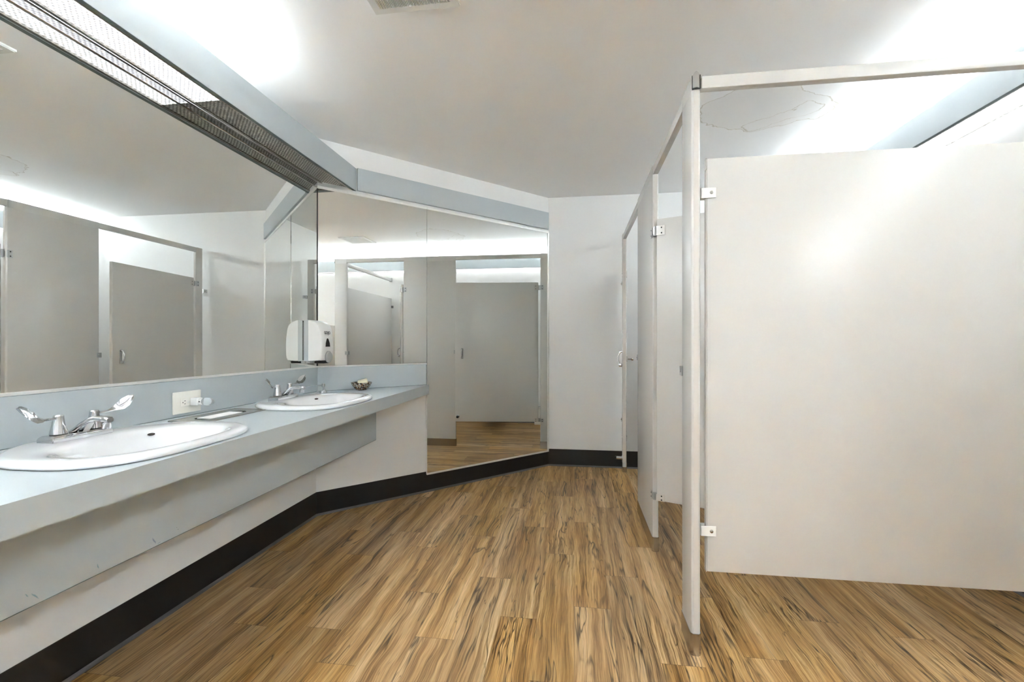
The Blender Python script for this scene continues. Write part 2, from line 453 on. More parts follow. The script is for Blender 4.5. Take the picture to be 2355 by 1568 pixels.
def base_run(name, mat4, ln, s0=0.0):
    bm = BM()
    box(bm, s0, ln, 0, .004, .012, .152, .001, 1)
    xform(bm, mat4); o = struct(name, bm, 'base')
    bm = BM()
    prof = [(0.0, .0), (.013, .0), (.013, .003), (.007, .007), (.005, .013), (0.0, .013)]
    loft(bm, [[(s, t, z) for t, z in prof] for s in (s0, ln)])
    xform(bm, mat4); obj('cove_lip', bm, 'base_lip', o)
def run(ax, ay, dx, dy):   # s along (dx,dy) from (ax,ay); t to the right-hand side
    return Matrix(((dx, dy, 0, ax), (dy, -dx, 0, ay), (0, 0, 1, 0), (0, 0, 0, 1)))
base_run('baseboard_left', run(XL, .84, 0, 1), YL - .84)
base_run('baseboard_left_near', run(XL, YF, 0, 1), .84 - YF - .0015)
base_run('baseboard_corner', run(XL, YL, S2, S2), LC)
base_run('baseboard_back', run(XC, YB, 1, 0), XR - XC)
base_run('baseboard_right', run(XR, YB, 0, -1), YB - YF)

# ------------------------------------------------------------------ mirrors
t = thing('wall_mirror', 'long wall mirror over the two sinks on the left wall', 'mirror', (XL, .3, .96))
obj('mirror_glass', box(BM(), XL + .001, XM, YF + .02, YL - .005, .966, 2.118), 'mirror', t)
bm = BM(); box(bm, XL + .001, XL + .014, YF + .02, YL - .006, .956, .966, .001, 1)
obj('bottom_channel', bm, 'rail', t)
bm = BM(); box(bm, XL + .001, XL + .014, YF + .02, YL - .006, 2.114, 2.150, .002, 1)
obj('top_channel', bm, 'chrome', t)

SJ = .780   # joint between the two corner wall mirrors
def cbox(s0, s1, t0, t1, z0, z1, bev=0):
    return xform(box(BM(), s0, s1, t0, t1, z0, z1, bev, 1), CW)
t = thing('wall_mirror', 'short corner mirror above the shell bowl end of the counter', 'mirror', tuple(CW @ Vector((.4, 0, .96))))
obj('mirror_glass', cbox(.010, SJ - .001, .001, .008, .966, 2.118), 'mirror', t)
obj('bottom_channel', cbox(.006, SJ - .004, .001, .013, .957, .966, .001), 'rail', t)
obj('top_channel', cbox(.006, SJ - .001, .001, .014, 2.112, 2.130, .002), 'rail', t)
obj('edge_seal', cbox(.0035, .0095, .001, .006, .966, 2.112), 'black', t)
t = thing('wall_mirror', 'tall floor-length mirror on the angled wall right of the counter', 'mirror', tuple(CW @ Vector((1.4, 0, .13))))
obj('mirror_glass', cbox(SJ + .001, LC - .012, .005, .010, .140, 2.118), 'mirror', t)
obj('bottom_channel', cbox(SJ - .002, LC - .006, .005, .015, .129, .141, .001), 'rail', t)
obj('top_channel', cbox(SJ + .001, LC - .006, .001, .014, 2.112, 2.130, .002), 'rail', t)
obj('side_channel', cbox(LC - .020, LC - .006, .001, .016, .141, 2.112, .002), 'rail', t)
obj('left_edge_strip', cbox(SJ - .004, SJ + .0005, .005, .013, .135, .955, .0005), 'rail', t)

# ------------------------------------------------------------------ light coves
XF = -1.470
Z0, Z1 = 2.146, 2.298
def cove(side, xw, xf, y0, yend, lit_spans, off_spans, label, tubes, dead):
    # xw wall plane, xf outer face of the valance; yend(x) far end at x
    sg = 1 if xf > xw else -1
    t = thing('light_cove', label, 'light fixture', (xw, (y0 + 1) / 2, Z0))
    xi = xf - sg * .018
    poly = [(xf, y0), (xf, yend(xf)), (xi, yend(xi)), (xi, y0)]
    obj('valance_board', prism(BM(), poly, Z0, Z1), 'laminate', t)
    poly = [(xf - sg * .001, y0), (xf - sg * .001, yend(xf)), (xi, yend(xi)), (xi, y0)]
    obj('valance_edge', prism(BM(), poly, Z0 - .0015, Z0 - .0001), 'laminate_edge', t)
    # lens rails
    for a, b in ((xi, xi - sg * .014), (xw + sg * .014, xw + sg * .028)):
        poly = [(a, y0), (a, yend(a)), (b, yend(b)), (b, y0)]
        obj('lens_rail', prism(BM(), poly, Z0 + .003, Z0 + .016), 'steel', t)
    a, b = xi - sg * .0145, xw + sg * .0285
    for spans, mt in ((lit_spans, 'lens_lit'), (off_spans, 'lens_off')):
        for (s, e) in spans:
            e0, e1 = (e, e) if e is not None else (yend(a) - .01, yend(b) - .01)
            near = mt == 'lens_lit' and e is not None and e < (.6 if side == 'left' else -.6)  # unseen spans take the brighter fill lens
            obj('lens_panel', prism(BM(), [(a, s), (a, e0), (b, e1), (b, s)], Z0 + .010, Z0 + .014), 'lens_fill' if near else ('lens_right' if side == 'right' and s > 1.7 else mt), t)
    xm = (a + b) / 2
    for (s, e) in tubes + dead:
        tb = BM(); rod(tb, (xm, s + .02, Z0 + .115), (xm, e - .02, Z0 + .115), 0.017, 12)
        o = obj('fluorescent_tube', tb, ('tube_n' if e < (.6 if side == 'left' else -.6) else 'tube_' + side[0]) if (s, e) in tubes else 'tube_off', t, True)
        for q in (s, e):
            w = 1 if q == s else -1
            cb = BM(); box(cb, xm - .012, xm + .012, min(q, q + w * .019), max(q, q + w * .019), Z0 + .018, Z0 + .135, .002)
            obj('lamp_holder', cb, 'plastic', t)
    return t
LEND = lambda x: x + CD - .002
cove('left', XL, XF, YF + .01, LEND, [(YF + .02, .53), (.535, 1.752)], [(1.757, None)],
     'blue-grey boxed light cove with prismatic lens above the sink mirror', [(-1.95, -.73), (-.70, .52), (.55, 1.75)], [(1.78, 2.78)])
REND = lambda x: YB - .003
cove('right', XR, XR - .19, YF + .01, REND, [(YF + .02, -.73), (-.725, .49), (.495, 1.71), (1.715, 2.93), (2.935, YB - .02)], [],
     'blue-grey light cove above the toilet stalls on the right wall', [(-1.95, -.73), (-.71, .49), (.51, 1.71), (1.73, 2.93), (2.95, 4.12)], [])
# grey board continuing round the corner wall above the mirrors
s_f = (XF - XL) / S2
o = obj('valance_board', cbox(.262, LC - .012, .001, .02, Z0, Z1, .001), 'laminate')
tag(o, 'blue-grey fascia board above the two angled mirrors', 'fascia board')

# ------------------------------------------------------------------ counter
def sup(cx, cy, a, b, n, z, cnt=72, nb=None):
    out = []; nf = n
    for i in range(cnt):
        th = 2 * PI * i / cnt
        c, s = math.cos(th), math.sin(th)
        n = n if not nb else (nf if c > 0 else nb)
        out.append((cx + a * math.copysign(abs(c) ** (2 / n), c), cy + b * math.copysign(abs(s) ** (2 / n), s), z))
    return out
SX, SY1, SY2 = -1.350, 1.222, 2.204
SA, SB = .253, .302
NF, NB = 3.1, 1.95
t = thing('vanity_counter', 'long blue-grey laminate counter holding both sinks along the left wall', 'counter', (-1.36, .5, .435))
YN = YF + .02
poly = [(XL + .002, YN), (XCF, YN), (XCF, XCF + CD - .004), (XL + .002, YL - .002)]
holes = [[(x, y) for x, y, z in sup(SX, yy, SA - .03, SB - .03, NF, 0, 48, NB)] for yy in (SY1, SY2)]
obj('countertop', prism(BM(), poly, CZ_T - .069, CZ_T, holes), 'laminate', t)
bm = BM(); box(bm, XL + .0015, XL + .013, YN, YL - .0062, CZ_T + .0005, .955, .001, 1); obj('backsplash', bm, 'laminate', t)
obj('backsplash', cbox(.0062, SJ - .006, .0015, .013, CZ_T + .0005, .956, .001), 'laminate', t)
obj('seam_strip', cbox(.012, SJ - .006, .0135, .0145, CZ_T + .0002, CZ_T + .0025), 'laminate_edge', t)
bm = BM(); box(bm, XL + .0135, XL + .0145, YN, YL - .016, CZ_T + .0002, CZ_T + .0025); obj('seam_strip', bm, 'laminate_edge', t)
XA = -1.372
poly = [(XA - .02, YN), (XA, YN), (XA, XA + CD - .003), (XA - .02, XA - .02 + CD - .003)]
obj('apron_panel', prism(BM(), poly, .441, CZ_T - .0695), 'apron', t)
obj('apron_edge', prism(BM(), [(x - .0005, y) for x, y in poly], .4385, .4409), 'laminate_edge', t)
obj('end_cap', cbox(SJ - .0055, SJ - .0035, .0015, .015, CZ_T - .069, .954), 'laminate_edge', t)

# ------------------------------------------------------------------ sinks
def sink_bm():
    R = []
    def r(da, z): R.append(sup(0, 0, SA - da, SB - da, NF, z, 72, NB))
    r(.032, -.05); r(.031, .001); r(.004, .0005); r(.0, .004); r(-.0005, .009); r(.004, .016); r(.012, .020); r(.022, .0215)
    def b(cx, a, bb, z, n=2.6, nb=2.1): R.append(sup(cx, 0, a, bb, n, z, 72, nb))
    b(.040, .185, .262, .0208); b(.052, .166, .236, .0195); b(.058, .154, .222, .014); b(.060, .147, .214, .004)
    b(.061, .139, .203, -.018, 2.4); b(.060, .122, .182, -.052, 2.3); b(.058, .098, .148, -.084, 2.2); b(.055, .065, .098, -.104, 2.1); b(.052, .03, .033, -.112, 2, 2)
    bm = BM(); loft(bm, R, False, True); return bm
def make_sink():
    t = thing('sink', 'white oval drop-in sink nearest the camera', 'sink', (SX, SY1, CZ_T + .0005), 0, 'drop-in sinks', world=False)
    obj('basin', sink_bm(), 'porcelain', t, True, 60)
    bm = BM(); lathe(bm, [(.022, -.1115), (.022, -.1085), (.017, -.107), (.004, -.1085)], (.052, 0, 0)); obj('drain', bm, 'chrome', t, True)
    # overflow slot in the back wall of the bowl
    bm = BM()
    lathe(bm, [(.008, -.001), (.008, .001)], (0, 0, 0), 'z', 20)
    q = Vector((.62, -.45, .64)).to_track_quat('Z', 'X').to_matrix().to_4x4()
    xform(bm, Matrix.Translation((-.060, .120, .003)) @ q @ Matrix.Diagonal((.55, 1.3, 1, 1)))
    obj('overflow_slot', bm, 'dark', t)
    return t
s1 = make_sink()
s2 = dup(s1, (SX, SY2, CZ_T + .0005), label='white oval drop-in sink at the far end by the soap dispenser')

# ------------------------------------------------------------------ faucets
def blade_bm(sg):
    bm = BM()
    # y, z, half width, tilt
    st = [(.0, .066, .006, .004), (.020, .067, .0055, .0035), (.040, .068, .006, .003), (.055, .072, .012, .002), (.072, .080, .0185, .0018),
          (.088, .091, .0195, .0018), (.102, .102, .014, .0018), (.110, .109, .007, .0015), (.113, .112, .002, .001)]
    rings = []
    for y, z, w, th in st:
        k = min(1, max(0, (y - .035) / .03))
        wd = (Vector((1 - .60 * k, 0, -1.0 * k)) if sg < 0 else Vector((1 - .2 * k, 0, -.50 * k))).normalized()
        nn = Vector((0, -.35, 1)); nn = (nn - wd * nn.dot(wd)).normalized()
        c = Vector((.010 * k, y, z))
        cup = .004 * k
        ring = []
        for a, b_ in ((-1, 0), (-.6, 1), (0, 1), (.6, 1), (1, 0), (.6, -1), (0, -1), (-.6, -1)):
            q = c + wd * (w * a) + nn * (th * b_ + cup * (a * a - .5))
            ring.append((q.x, q.y * sg, q.z))
        rings.append(ring)
    loft(bm, rings); return bm
def make_faucet():
    t = thing('faucet', 'chrome two-handle faucet with wrist blades on the near sink', 'faucet', (-1.505, 1.188, CZ_T + .0215), 0, 'wrist-blade faucets', world=False)
    bm = BM()
    P0 = [(-.028, -.086), (.028, -.086), (.028, .086), (-.028, .086)]
    P1 = [(-.023, -.078), (.023, -.078), (.023, .078), (-.023, .078)]
    loft(bm, [[(x, y, -.001) for x, y in P0], [(x, y, .012) for x, y in P0], [(x, y, .019) for x, y in P1]])
    bmesh.ops.bevel(bm, geom=list(bm.edges), offset=.002, segments=2, affect='EDGES')
    obj('base_plate', bm, 'chrome', t, True, 30)
    for sg in (-1, 1):
        hb = BM(); c = (0, sg * .050, 0)
        lathe(hb, [(.0205, .0215), (.0195, .030), (.015, .050), (.0125, .066), (.0125, .073), (.010, .0765), (.004, .078)], c)
        h = obj('handle_post', hb, 'chrome', t, True)
        cb = BM(); lathe(cb, [(.0195, .0192), (.0195, .0214)], c); obj('seal_ring', cb, 'black', h)
        bb = blade_bm(sg); xform(bb, Matrix.Translation(c) @ Matrix.Rotation(-sg * math.radians(4), 4, 'Z')); obj('wrist_blade', bb, 'chrome', h, True, 50)
    bm = BM()
    st = [(-.012, .018, .016, .006), (.006, .026, .018, .010), (.024, .040, .015, .010), (.045, .053, .0125, .009), (.068, .060, .012, .008), (.092, .060, .012, .0085), (.112, .057, .0125, .009), (.117, .056, .010, .006)]
    rings = []
    for x, z, w, hh in st:
        rings.append([(x, w * math.copysign(abs(math.cos(a)) ** .55, math.cos(a)), z + hh * math.copysign(abs(math.sin(a)) ** .7, math.sin(a))) for a in [2 * PI * i / 20 for i in range(20)]])
    loft(bm, rings)
    # web under the spout down to the plate
    for_w = [(-.004, .018), (.050, .046), (.030, .018)]
    loft(bm, [[(x, yy, z) for x, z in for_w] for yy in (-.010, .010)])
    obj('spout', bm, 'chrome', t, True, 45)
    bm = BM(); lathe(bm, [(.0105, .030), (.0115, .032), (.0115, .050)], (.103, 0, 0)); obj('aerator', bm, 'chrome', t, True)
    return t
f1 = make_faucet()
f2 = dup(f1, (-1.505, 2.178, CZ_T + .0215), label='chrome two-handle faucet with wrist blades on the far sink')

# ------------------------------------------------------------------ counter things
def soap_pump():
    x, y = -1.50, 2.545
    t = thing('soap_pump', 'chrome counter-mounted soap pump with a long thin nozzle behind the far sink', 'soap pump', (x, y, CZ_T))
    bm = BM(); lathe(bm, [(.027, .0005), (.026, .006), (.019, .022), (.011, .030), (.0065, .034), (.0065, .048)], (x, y, CZ_T)); obj('collar', bm, 'chrome', t, True)
    bm = BM(); lathe(bm, [(.009, .0485), (.0105, .050), (.0105, .066), (.009, .068)], (x, y, CZ_T)); obj('pump_head', bm, 'chrome', t, True)
    bm = BM(); sweep(bm, [(x - .004, y - .009, CZ_T + .059), (x - .03, y - .055, CZ_T + .059), (x - .05, y - .105, CZ_T + .058), (x - .053, y - .112, CZ_T + .052)], [.0035, .003, .003, .003], 10); obj('nozzle', bm, 'chrome', t, True)
soap_pump()

def outlet():
    x, yc, zc = XL + .0135, 1.722, .862
    t = thing('wall_outlet', 'ivory power outlet plate on the backsplash between the sinks', 'power outlet', (x, yc, zc))
    obj('cover_plate', box(BM(), x, x + .006, yc - .070, yc + .070, zc - .046, zc + .046, .0025, 2), 'ivory', t, True)
    f = x + .006
    obj('receptacle', box(BM(), f - .001, f + .0025, yc - .033, yc + .033, zc - .0165, zc + .0165, .001, 1), 'ivory', t)
    for cy in (-.020, .020):
        for dy, dz, hy_, hz in ((-.006, .0, .0017, .0022), (.004, .006, .003, .0012), (.004, -.006, .003, .0012)):
            obj('socket_slot', box(BM(), f + .0022, f + .0028, yc + cy + dy - hy_, yc + cy + dy + hy_, zc + dz - hz, zc + dz + hz), 'black', t)
    obj('reset_button', box(BM(), f + .002, f + .004, yc - .006, yc + .006, zc - .003, zc + .001, .0008, 1), 'plastic', t)
    for dy in (-.048, .048):
        bm = BM(); lathe(bm, [(.003, 0), (.0025, .001)], (f - .0002, yc + dy, zc), 'x', 12); obj('screw', bm, 'ivory', t)
    # night light plugged in at the right
    y2 = yc + .020
    n = thing('night_light', 'small white plug-in night light with a clear shade in the outlet', 'night light', (f, y2, zc))
    obj('plug_body', box(BM(), f + .0035, f + .038, y2 - .013, y2 + .019, zc - .017, zc + .015, .004, 3), 'plastic', n, True)
    obj('lamp_neck', box(BM(), f + .0382, f + .052, y2 - .009, y2 + .015, zc - .012, zc + .011, .003, 2), 'plastic', n, True)
    bm = BM(); lathe(bm, [(.0125, .0525), (.0155, .060), (.0165, .072), (.0150, .088), (.010, .099), (.003, .1025)], (f, y2 + .003, zc), 'x', 24); obj('clear_shade', bm, 'clear', n, True)
    bm = BM(); lathe(bm, [(.003, 0), (.003, .0008)], (f + .045, y2 - .0098, zc), 'y', 12); obj('light_sensor', bm, 'black', n)
outlet()

def tissue_holder():
    x0, x1, y0, y1 = -1.580, -1.415, 1.575, 1.925
    t = thing('tissue_holder', 'flush stainless tissue holder set in the counter between the sinks', 'tissue holder', ((x0 + x1) / 2, (y0 + y1) / 2, CZ_T))
    xm, ym = (x0 + x1) / 2, (y0 + y1) / 2
    outer = [(x0, y0), (x1, y0), (x1, y1), (x0, y1)]
    hole = [(xm + a * .038, ym + b_ * .10) for a, b_ in ((-1, -1), (-.4, -1.2), (.4, -1.2), (1, -1), (1, 1), (.4, 1.2), (-.4, 1.2), (-1, 1))]
    obj('steel_plate', prism(BM(), outer, CZ_T + .0002, CZ_T + .0035, [hole]), 'steel', t)
    bm = BM()
    for (a, b_) in (((x0, y0), (x1, y0)), ((x1, y0), (x1, y1)), ((x1, y1), (x0, y1)), ((x0, y1), (x0, y0))):
        rod(bm, (*a, CZ_T + .0032), (*b_, CZ_T + .0032), .0022, 8)
    obj('raised_rim', bm, 'steel', t)
    bm = BM(); prism(bm, hole, CZ_T + .0001, CZ_T + .0008)
    obj('recess', bm, 'void', t)
    k = obj('paper_tissues', xform(box(BM(), -.031, .034, -.095, .082, 0, .0035, .0012, 1), Matrix.Translation((xm, ym, CZ_T + .0015))), 'tissue')
    tag(k, 'stack of white paper tissues in the counter tissue holder', 'tissues')
tissue_holder()

def soap_dish():
    x, y = -1.40, 2.835
    z = CZ_T + .0005
    t = thing('glass_bowl', 'small brown-flecked glass bowl on the counter near the angled backsplash', 'bowl', (x, y, z))
    bm = BM(); prof = [(.028, 0), (.034, .003), (.048, .018), (.059, .036), (.066, .052), (.063, .052), (.056, .036), (.045, .019), (.030, .006), (.004, .005)]
    lathe(bm, prof, (x, y, z), n=32)
    for v in bm.verts:
        a = math.atan2(v.co.y - y, v.co.x - x); k = 1 + .025 * math.cos(16 * a)
        v.co.x = x + (v.co.x - x) * k; v.co.y = y + (v.co.y - y) * k
    obj('bowl_body', bm, 'mosaic', t, True, 50)
    bm = BM(); box(bm, -.030, .034, -.040, .042, -.010, .012, .009, 4)
    xform(bm, Matrix.Translation((x + .004, y + .006, z + .052)) @ Matrix.Rotation(math.radians(14), 4, 'X') @ Matrix.Rotation(math.radians(-8), 4, 'Y') @ Matrix.Rotation(.5, 4, 'Z'))
    o = obj('soap_bar', bm, 'soap', None, True, 60)
    tag(o, 'cream bar of soap lying in the brown-flecked glass bowl', 'soap')
soap_dish()

def dispenser():
    x, y, z = XM + .0005, 2.640, 1.003
    t = thing('soap_dispenser', 'white wall soap dispenser on the mirror in the corner over the far sink', 'soap dispenser', (x, y, z))
    hw = .072
    prof = [(.0, .006), (.0, .240), (.012, .250), (.045, .251), (.078, .240), (.100, .222), (.110, .196), (.116, .15), (.119, .10), (.118, .055), (.115, .02), (.108, .004), (.06, .0), (.0, .0)]
    def section(hw_, x0, x1):
        return [p for p in prof]
    rings = []
    for k, (yy, sx) in enumerate([(-hw, .93), (-hw + .004, .97), (-hw + .012, 1.0), (hw - .012, 1.0), (hw - .004, .97), (hw, .93)]):
        zc = .12
        rings.append([(x + .030 + (px_ - .030) * sx if px_ > .03 else x + px_, y + yy, z + zc + (pz - zc) * (.985 if sx < 1 else 1)) for px_, pz in prof])
    bm = BM(); loft(bm, rings); 
    obj('cover', bm, 'plastic', t, True, 50)
    bm = BM()
    for (xa, xb) in ((.004, .033),):
        ring = [(px_, pz) for px_, pz in [(xa, .0), (xa, .249), (xb, .2525), (xb, -.001)]]
        loft(bm, [[(x + px_, y + yy, z + pz) for px_, pz in ring] for yy in (-hw - .0012, hw + .0012)])
    obj('side_band', bm, 'plastic_grey', t)
    obj('back_plate', box(BM(), x, x + .004, y - hw - .0005, y + hw + .0005, z + .004, z + .247, .0008, 1), 'black', t)
    # sight window
    fx = lambda zz: x + .1195
    bm = BM(); zb, zt = .088, .140
    pts = [(-.026, zb), (.026, zb), (.022, zb + .022), (.008, zt - .003), (.0, zt), (-.008, zt - .003), (-.022, zb + .022)]
    def face_x(zz):
        for (a, az), (b_, bz) in zip(prof[4:], prof[5:]):
            if bz <= zz <= az: return a + (b_ - a) * (az - zz) / (az - bz)
        return .118
    loft(bm, [[(x + face_x(pz) + d, y + py, z + pz) for py, pz in pts] for d in (-.001, .0012)])
    obj('sight_window', bm, 'dark', t)
    # push lever
    bm = BM(); lathe(bm, [(.036, .0), (.036, .006), (.030, .012), (.012, .015)], (x + .118, y + .006, z + .024), 'x', 36); obj('push_lever', bm, 'lever', t, True)
    bm = BM(); box(bm, x + .045, x + .112, y - .03, y + .03, z - .016, z - .0005, .005, 2); obj('nozzle_housing', bm, 'black', t, True)
    bm = BM(); box(bm, x + .002, x + .030, y - .05, y + .05, z - .014, z - .0005, .004, 2); obj('foot_bracket', bm, 'plastic', t, True)
    # lettering
    cu = bpy.data.curves.new('brand_lettering', 'FONT'); cu.body = 'GOJO'; cu.size = .026; cu.extrude = .0004; cu.align_x = 'CENTER'; cu.offset = .0004
    tmp = bpy.data.objects.new('tmp', cu); C.objects.link(tmp); dg = bpy.context.evaluated_depsgraph_get()
    me = bpy.data.meshes.new_from_object(tmp.evaluated_get(dg)); bpy.data.objects.remove(tmp)
    me.materials.clear(); me.materials.append(M['ink'])
    lean = math.atan2(.006, .046)
    me.transform(Matrix.Translation((.1162, .0, .166)) @ Matrix.Rotation(-lean, 4, 'Y') @ Matrix(((0, 0, 1, 0), (1, 0, 0, 0), (0, 1, 0, 0), (0, 0, 0, 1))))
    o = bpy.data.objects.new('lettering', me); C.objects.link(o); o.parent = t
dispenser()

# ------------------------------------------------------------------ stalls
def shoe(name, parent, x0, x1, y0, y1):
    bm = BM(); c = .006
    poly = [(x0 - .003, y0 + c), (x0 + c, y0 - .004), (x1 - c, y0 - .004), (x1 + .003, y0 + c), (x1 + .003, y1 - c), (x1 - c, y1 + .004), (x0 + c, y1 + .004), (x0 - .003, y1 - c)]
    inner = [(x0 - .0006, y0 + c), (x0 + c, y0 - .0006), (x1 - c, y0 - .0006), (x1 + .0006, y0 + c), (x1 + .0006, y1 - c), (x1 - c, y1 + .0006), (x0 + c, y1 + .0006), (x0 - .0006, y1 - c)]
    prism(bm, poly, .0005, .078, [inner])
    obj(name, bm, 'steel', parent)
ZT = 2.062
def pilaster(y0, y1, label, keeper=None, notch=True):
    t = thing('stall_pilaster', label, 'stall pilaster', ((XS0 + XS1) / 2, (y0 + y1) / 2, 0), 0, 'toilet stall pilasters')
    obj('panel', box(BM(), XS0, XS1, y0, y1, .004, ZT - .046, .0075, 3), 'partition', t, True, 30)
    # outer skin reaching up beside the rail
    obj('top_cheek', box(BM(), XS0, XS0 + .003, y0 + .004, y1 - .004, ZT - .0535, ZT, .0008, 1), 'partition', t)
    obj('edge_molding', box(BM(), XS0 + .0075, XS1 - .0075, y0 - .0012, y0 + .001, .08, ZT - .05, .0005, 1), 'partition_edge', t)
    shoe('floor_shoe', t, XS0, XS1, y0, y1)
    if keeper:
        side, z = keeper
        yk = y1 if side > 0 else y0
        kb = BM()
        for (xa, xb) in ((XS0 - .0055, XS0 - .0005), (XS1 + .0005, XS1 + .0045)):
            box(kb, xa, xb, yk - .022, yk + .014, z - .019, z + .019, .0015, 1)
        box(kb, XS0 - .0055, XS1 + .0045, yk + .0100, yk + .0140, z - .019, z + .019, .0015, 1)
        lathe(kb, [(.006, XS0 - .0056), (.005, XS0 - .0085)], (0, yk - .008, z), 'x', 12)
        obj('latch_keeper', kb, 'hinge', t)
    return t
PY = [(1.684, 1.832), (2.495, 3.083), (4.000, 4.080)]
p1 = pilaster(*PY[0], 'narrow pale grey stall pilaster standing nearest the camera', (1, 1.005))
p2 = pilaster(*PY[1], 'wide pale grey stall pilaster between the two stall doors', (1, 1.02))
p3 = pilaster(*PY[2], 'slim pale grey stall pilaster against the back wall')

def wall_clip(parent, x, y, z, nx, ny, name='wall_bracket'):
    pass
def bracket(parent, c, w, d, hgt, mat='partition_edge', screw=(0, -1)):
    """small angle clip: box c +- with a screw head on the side given"""
    bm = BM(); x, y, z = c
    box(bm, x - w / 2, x + w / 2, y - d / 2, y + d / 2, z - hgt / 2, z + hgt / 2, .0012, 1)
    b = obj('bracket', bm, mat, parent)
    sb = BM()
    if screw[1]: lathe(sb, [(.0062, 0), (.0055, .0025), (.002, .0038)], (x + screw[0], y + screw[1] * (d / 2 + .0002), z), 'y', 14) if screw[1] > 0 else lathe(sb, [(.0062, 0), (.0055, -.0025), (.002, -.0038)], (x + screw[0], y - d / 2 - .0002, z), 'y', 14)
    else: lathe(sb, [(.0062, 0), (.0055, math.copysign(.0025, screw[0])), (.002, math.copysign(.0038, screw[0]))], (x + math.copysign(w / 2 + .0002, screw[0]), y, z), 'x', 14)
    obj('screw', sb, 'steel', b)
# brackets tying the last pilaster to the back wall
for z in (1.64, .44):
    bracket(p3, (XS0 - .002, 4.107, z), .0035, .055, .035, 'chrome', (-1, 0))
    bracket(p3, (XS1 + .0022, 4.107, z), .0035, .055, .035, 'chrome', (1, 0))

# head rails
def rail(name, label, x0, x1, y0, y1, end):
    t = thing(name, label, 'head rail', ((x0 + x1) / 2, (y0 + y1) / 2, ZT - .045), 0, 'stall head rails')
    bm = BM(); box(bm, x0, x1, y0, y1, ZT - .045, ZT - .001, .003, 2)
    obj('rail_bar', bm, 'partition', t, True, 30)
    return t
r1 = rail('head_rail', 'pale grey head rail along the stall fronts above the doors', XS0 + .0035, XS1, PY[0][0] + .002, PY[2][1] - .001, None)
r2 = rail('head_rail', 'white head rail crossing from the near pilaster to the right wall', XS1 + .004, XR - .004, PY[0][0] + .001, PY[0][0] + .032, None)
bm = BM(); box(bm, XR - .016, XR - .0005, PY[0][0] - .003, PY[0][0] + .036, ZT - .052, ZT + .004, .002, 2); obj('wall_flange', bm, 'chrome', r2, True)
# chrome cap and black gasket where the two rails meet on the near pilaster
ct = thing('rail_connector', 'small chrome rail connector capping the near pilaster', 'rail connector', (XS0 + .015, PY[0][0], ZT - .045))
bm = BM()
ring = []
for z, q in ((ZT - .043, 0), (ZT + .002, 0)):
    ring.append([(XS0 + .004 + .024 * i / 12, PY[0][0] - .0005 - .0045 * math.sin(PI * i / 12), z + (.012 * math.sin(PI * i / 12) if z > ZT - .01 else 0)) for i in range(13)] + [(XS0 + .028, PY[0][0] + .0005, z), (XS0 + .004, PY[0][0] + .0005, z)])
loft(bm, ring); obj('cap', bm, 'chrome', ct, True, 40)
bm = BM()
for a in ((XS0 + .0012, XS0 + .003, ZT - .045, ZT + .001), (XS1 - .0022, XS1 - .0004, ZT - .045, ZT + .003), (XS0 + .0012, XS1 - .0004, ZT - .0466, ZT - .0448)):
    box(bm, a[0], a[1], PY[0][0] - .002, PY[0][0] + .0015, a[2], a[3])
obj('gasket', bm, 'black', ct)

# partition panels
def panel(label, x0, x1, yc, z0, z1, front=None, wall=True, th=.025, clips=((1.645), (.445))):
    t = thing('stall_partition', label, 'stall partition', ((x0 + x1) / 2, yc, z0))
    y0, y1 = yc - th / 2, yc + th / 2
    obj('panel', box(BM(), x0, x1, y0, y1, z0, z1, .003, 2), 'partition', t, True, 30)
    m_ = BM(); box(m_, x0 - .0028, x0 - .0004, y0 + .001, y1 - .001, z0 - .002, z1 - .04, .0006, 1); box(m_, x0 - .0028, x0 - .0004, y0 + .001, y1 - .001, z1 - .038, z1 + .002, .0006, 1)
    obj('edge_molding', m_, 'partition_edge', t)
    for z in clips:
        if front is not None:
            b1 = BM()
            box(b1, front + .0008, x0 + .030, y0 - .0035, y0 - .0003, z - .018, z + .018, .0008, 1)
            box(b1, front + .0008, front + .0042, y0 - .0035, y1 + .0035, z - .018, z + .018, .0008, 1)
            box(b1, front + .0008, x0 + .030, y1 + .0003, y1 + .0035, z - .018, z + .018, .0008, 1)
            b = obj('bracket', b1, 'plastic', t)
            sb = BM(); lathe(sb, [(.0062, 0), (.0055, -.0025), (.002, -.0036)], (x0 + .014, y0 - .0038, z), 'y', 14); obj('screw', sb, 'steel', b, True)
        if wall:
            for s_, ye in ((-1, y0), (1, y1)):
                b1 = BM()
                ya, yb = (ye - .0035, ye - .0003) if s_ < 0 else (ye + .0003, ye + .0035)
                box(b1, XR - .034, XR - .0006, ya, yb, z - .018, z + .018, .0008, 1)
                yc_, yd_ = (ye - .026, ye - .0036) if s_ < 0 else (ye + .0036, ye + .026)
                box(b1, XR - .004, XR - .0006, yc_, yd_, z - .018, z + .018, .0008, 1)
                b = obj('wall_bracket', b1, 'chrome', t)
    return t
PXN = .466
panel('large pale grey side panel of the near stall hanging from the near pilaster', PXN, XR - .010, 1.700, .300, 1.768, front=XS1)
panel('pale grey partition dividing the two toilet stalls', XS1 + .020, XR - .010, 2.900, .300, 1.768, front=XS1)
# low screen seen in the corner mirror
t = panel('low white privacy screen on the right wall seen in the corner mirror', 1.20, XR - .010, .885, .66, 1.372, front=None, clips=(1.22, .84))

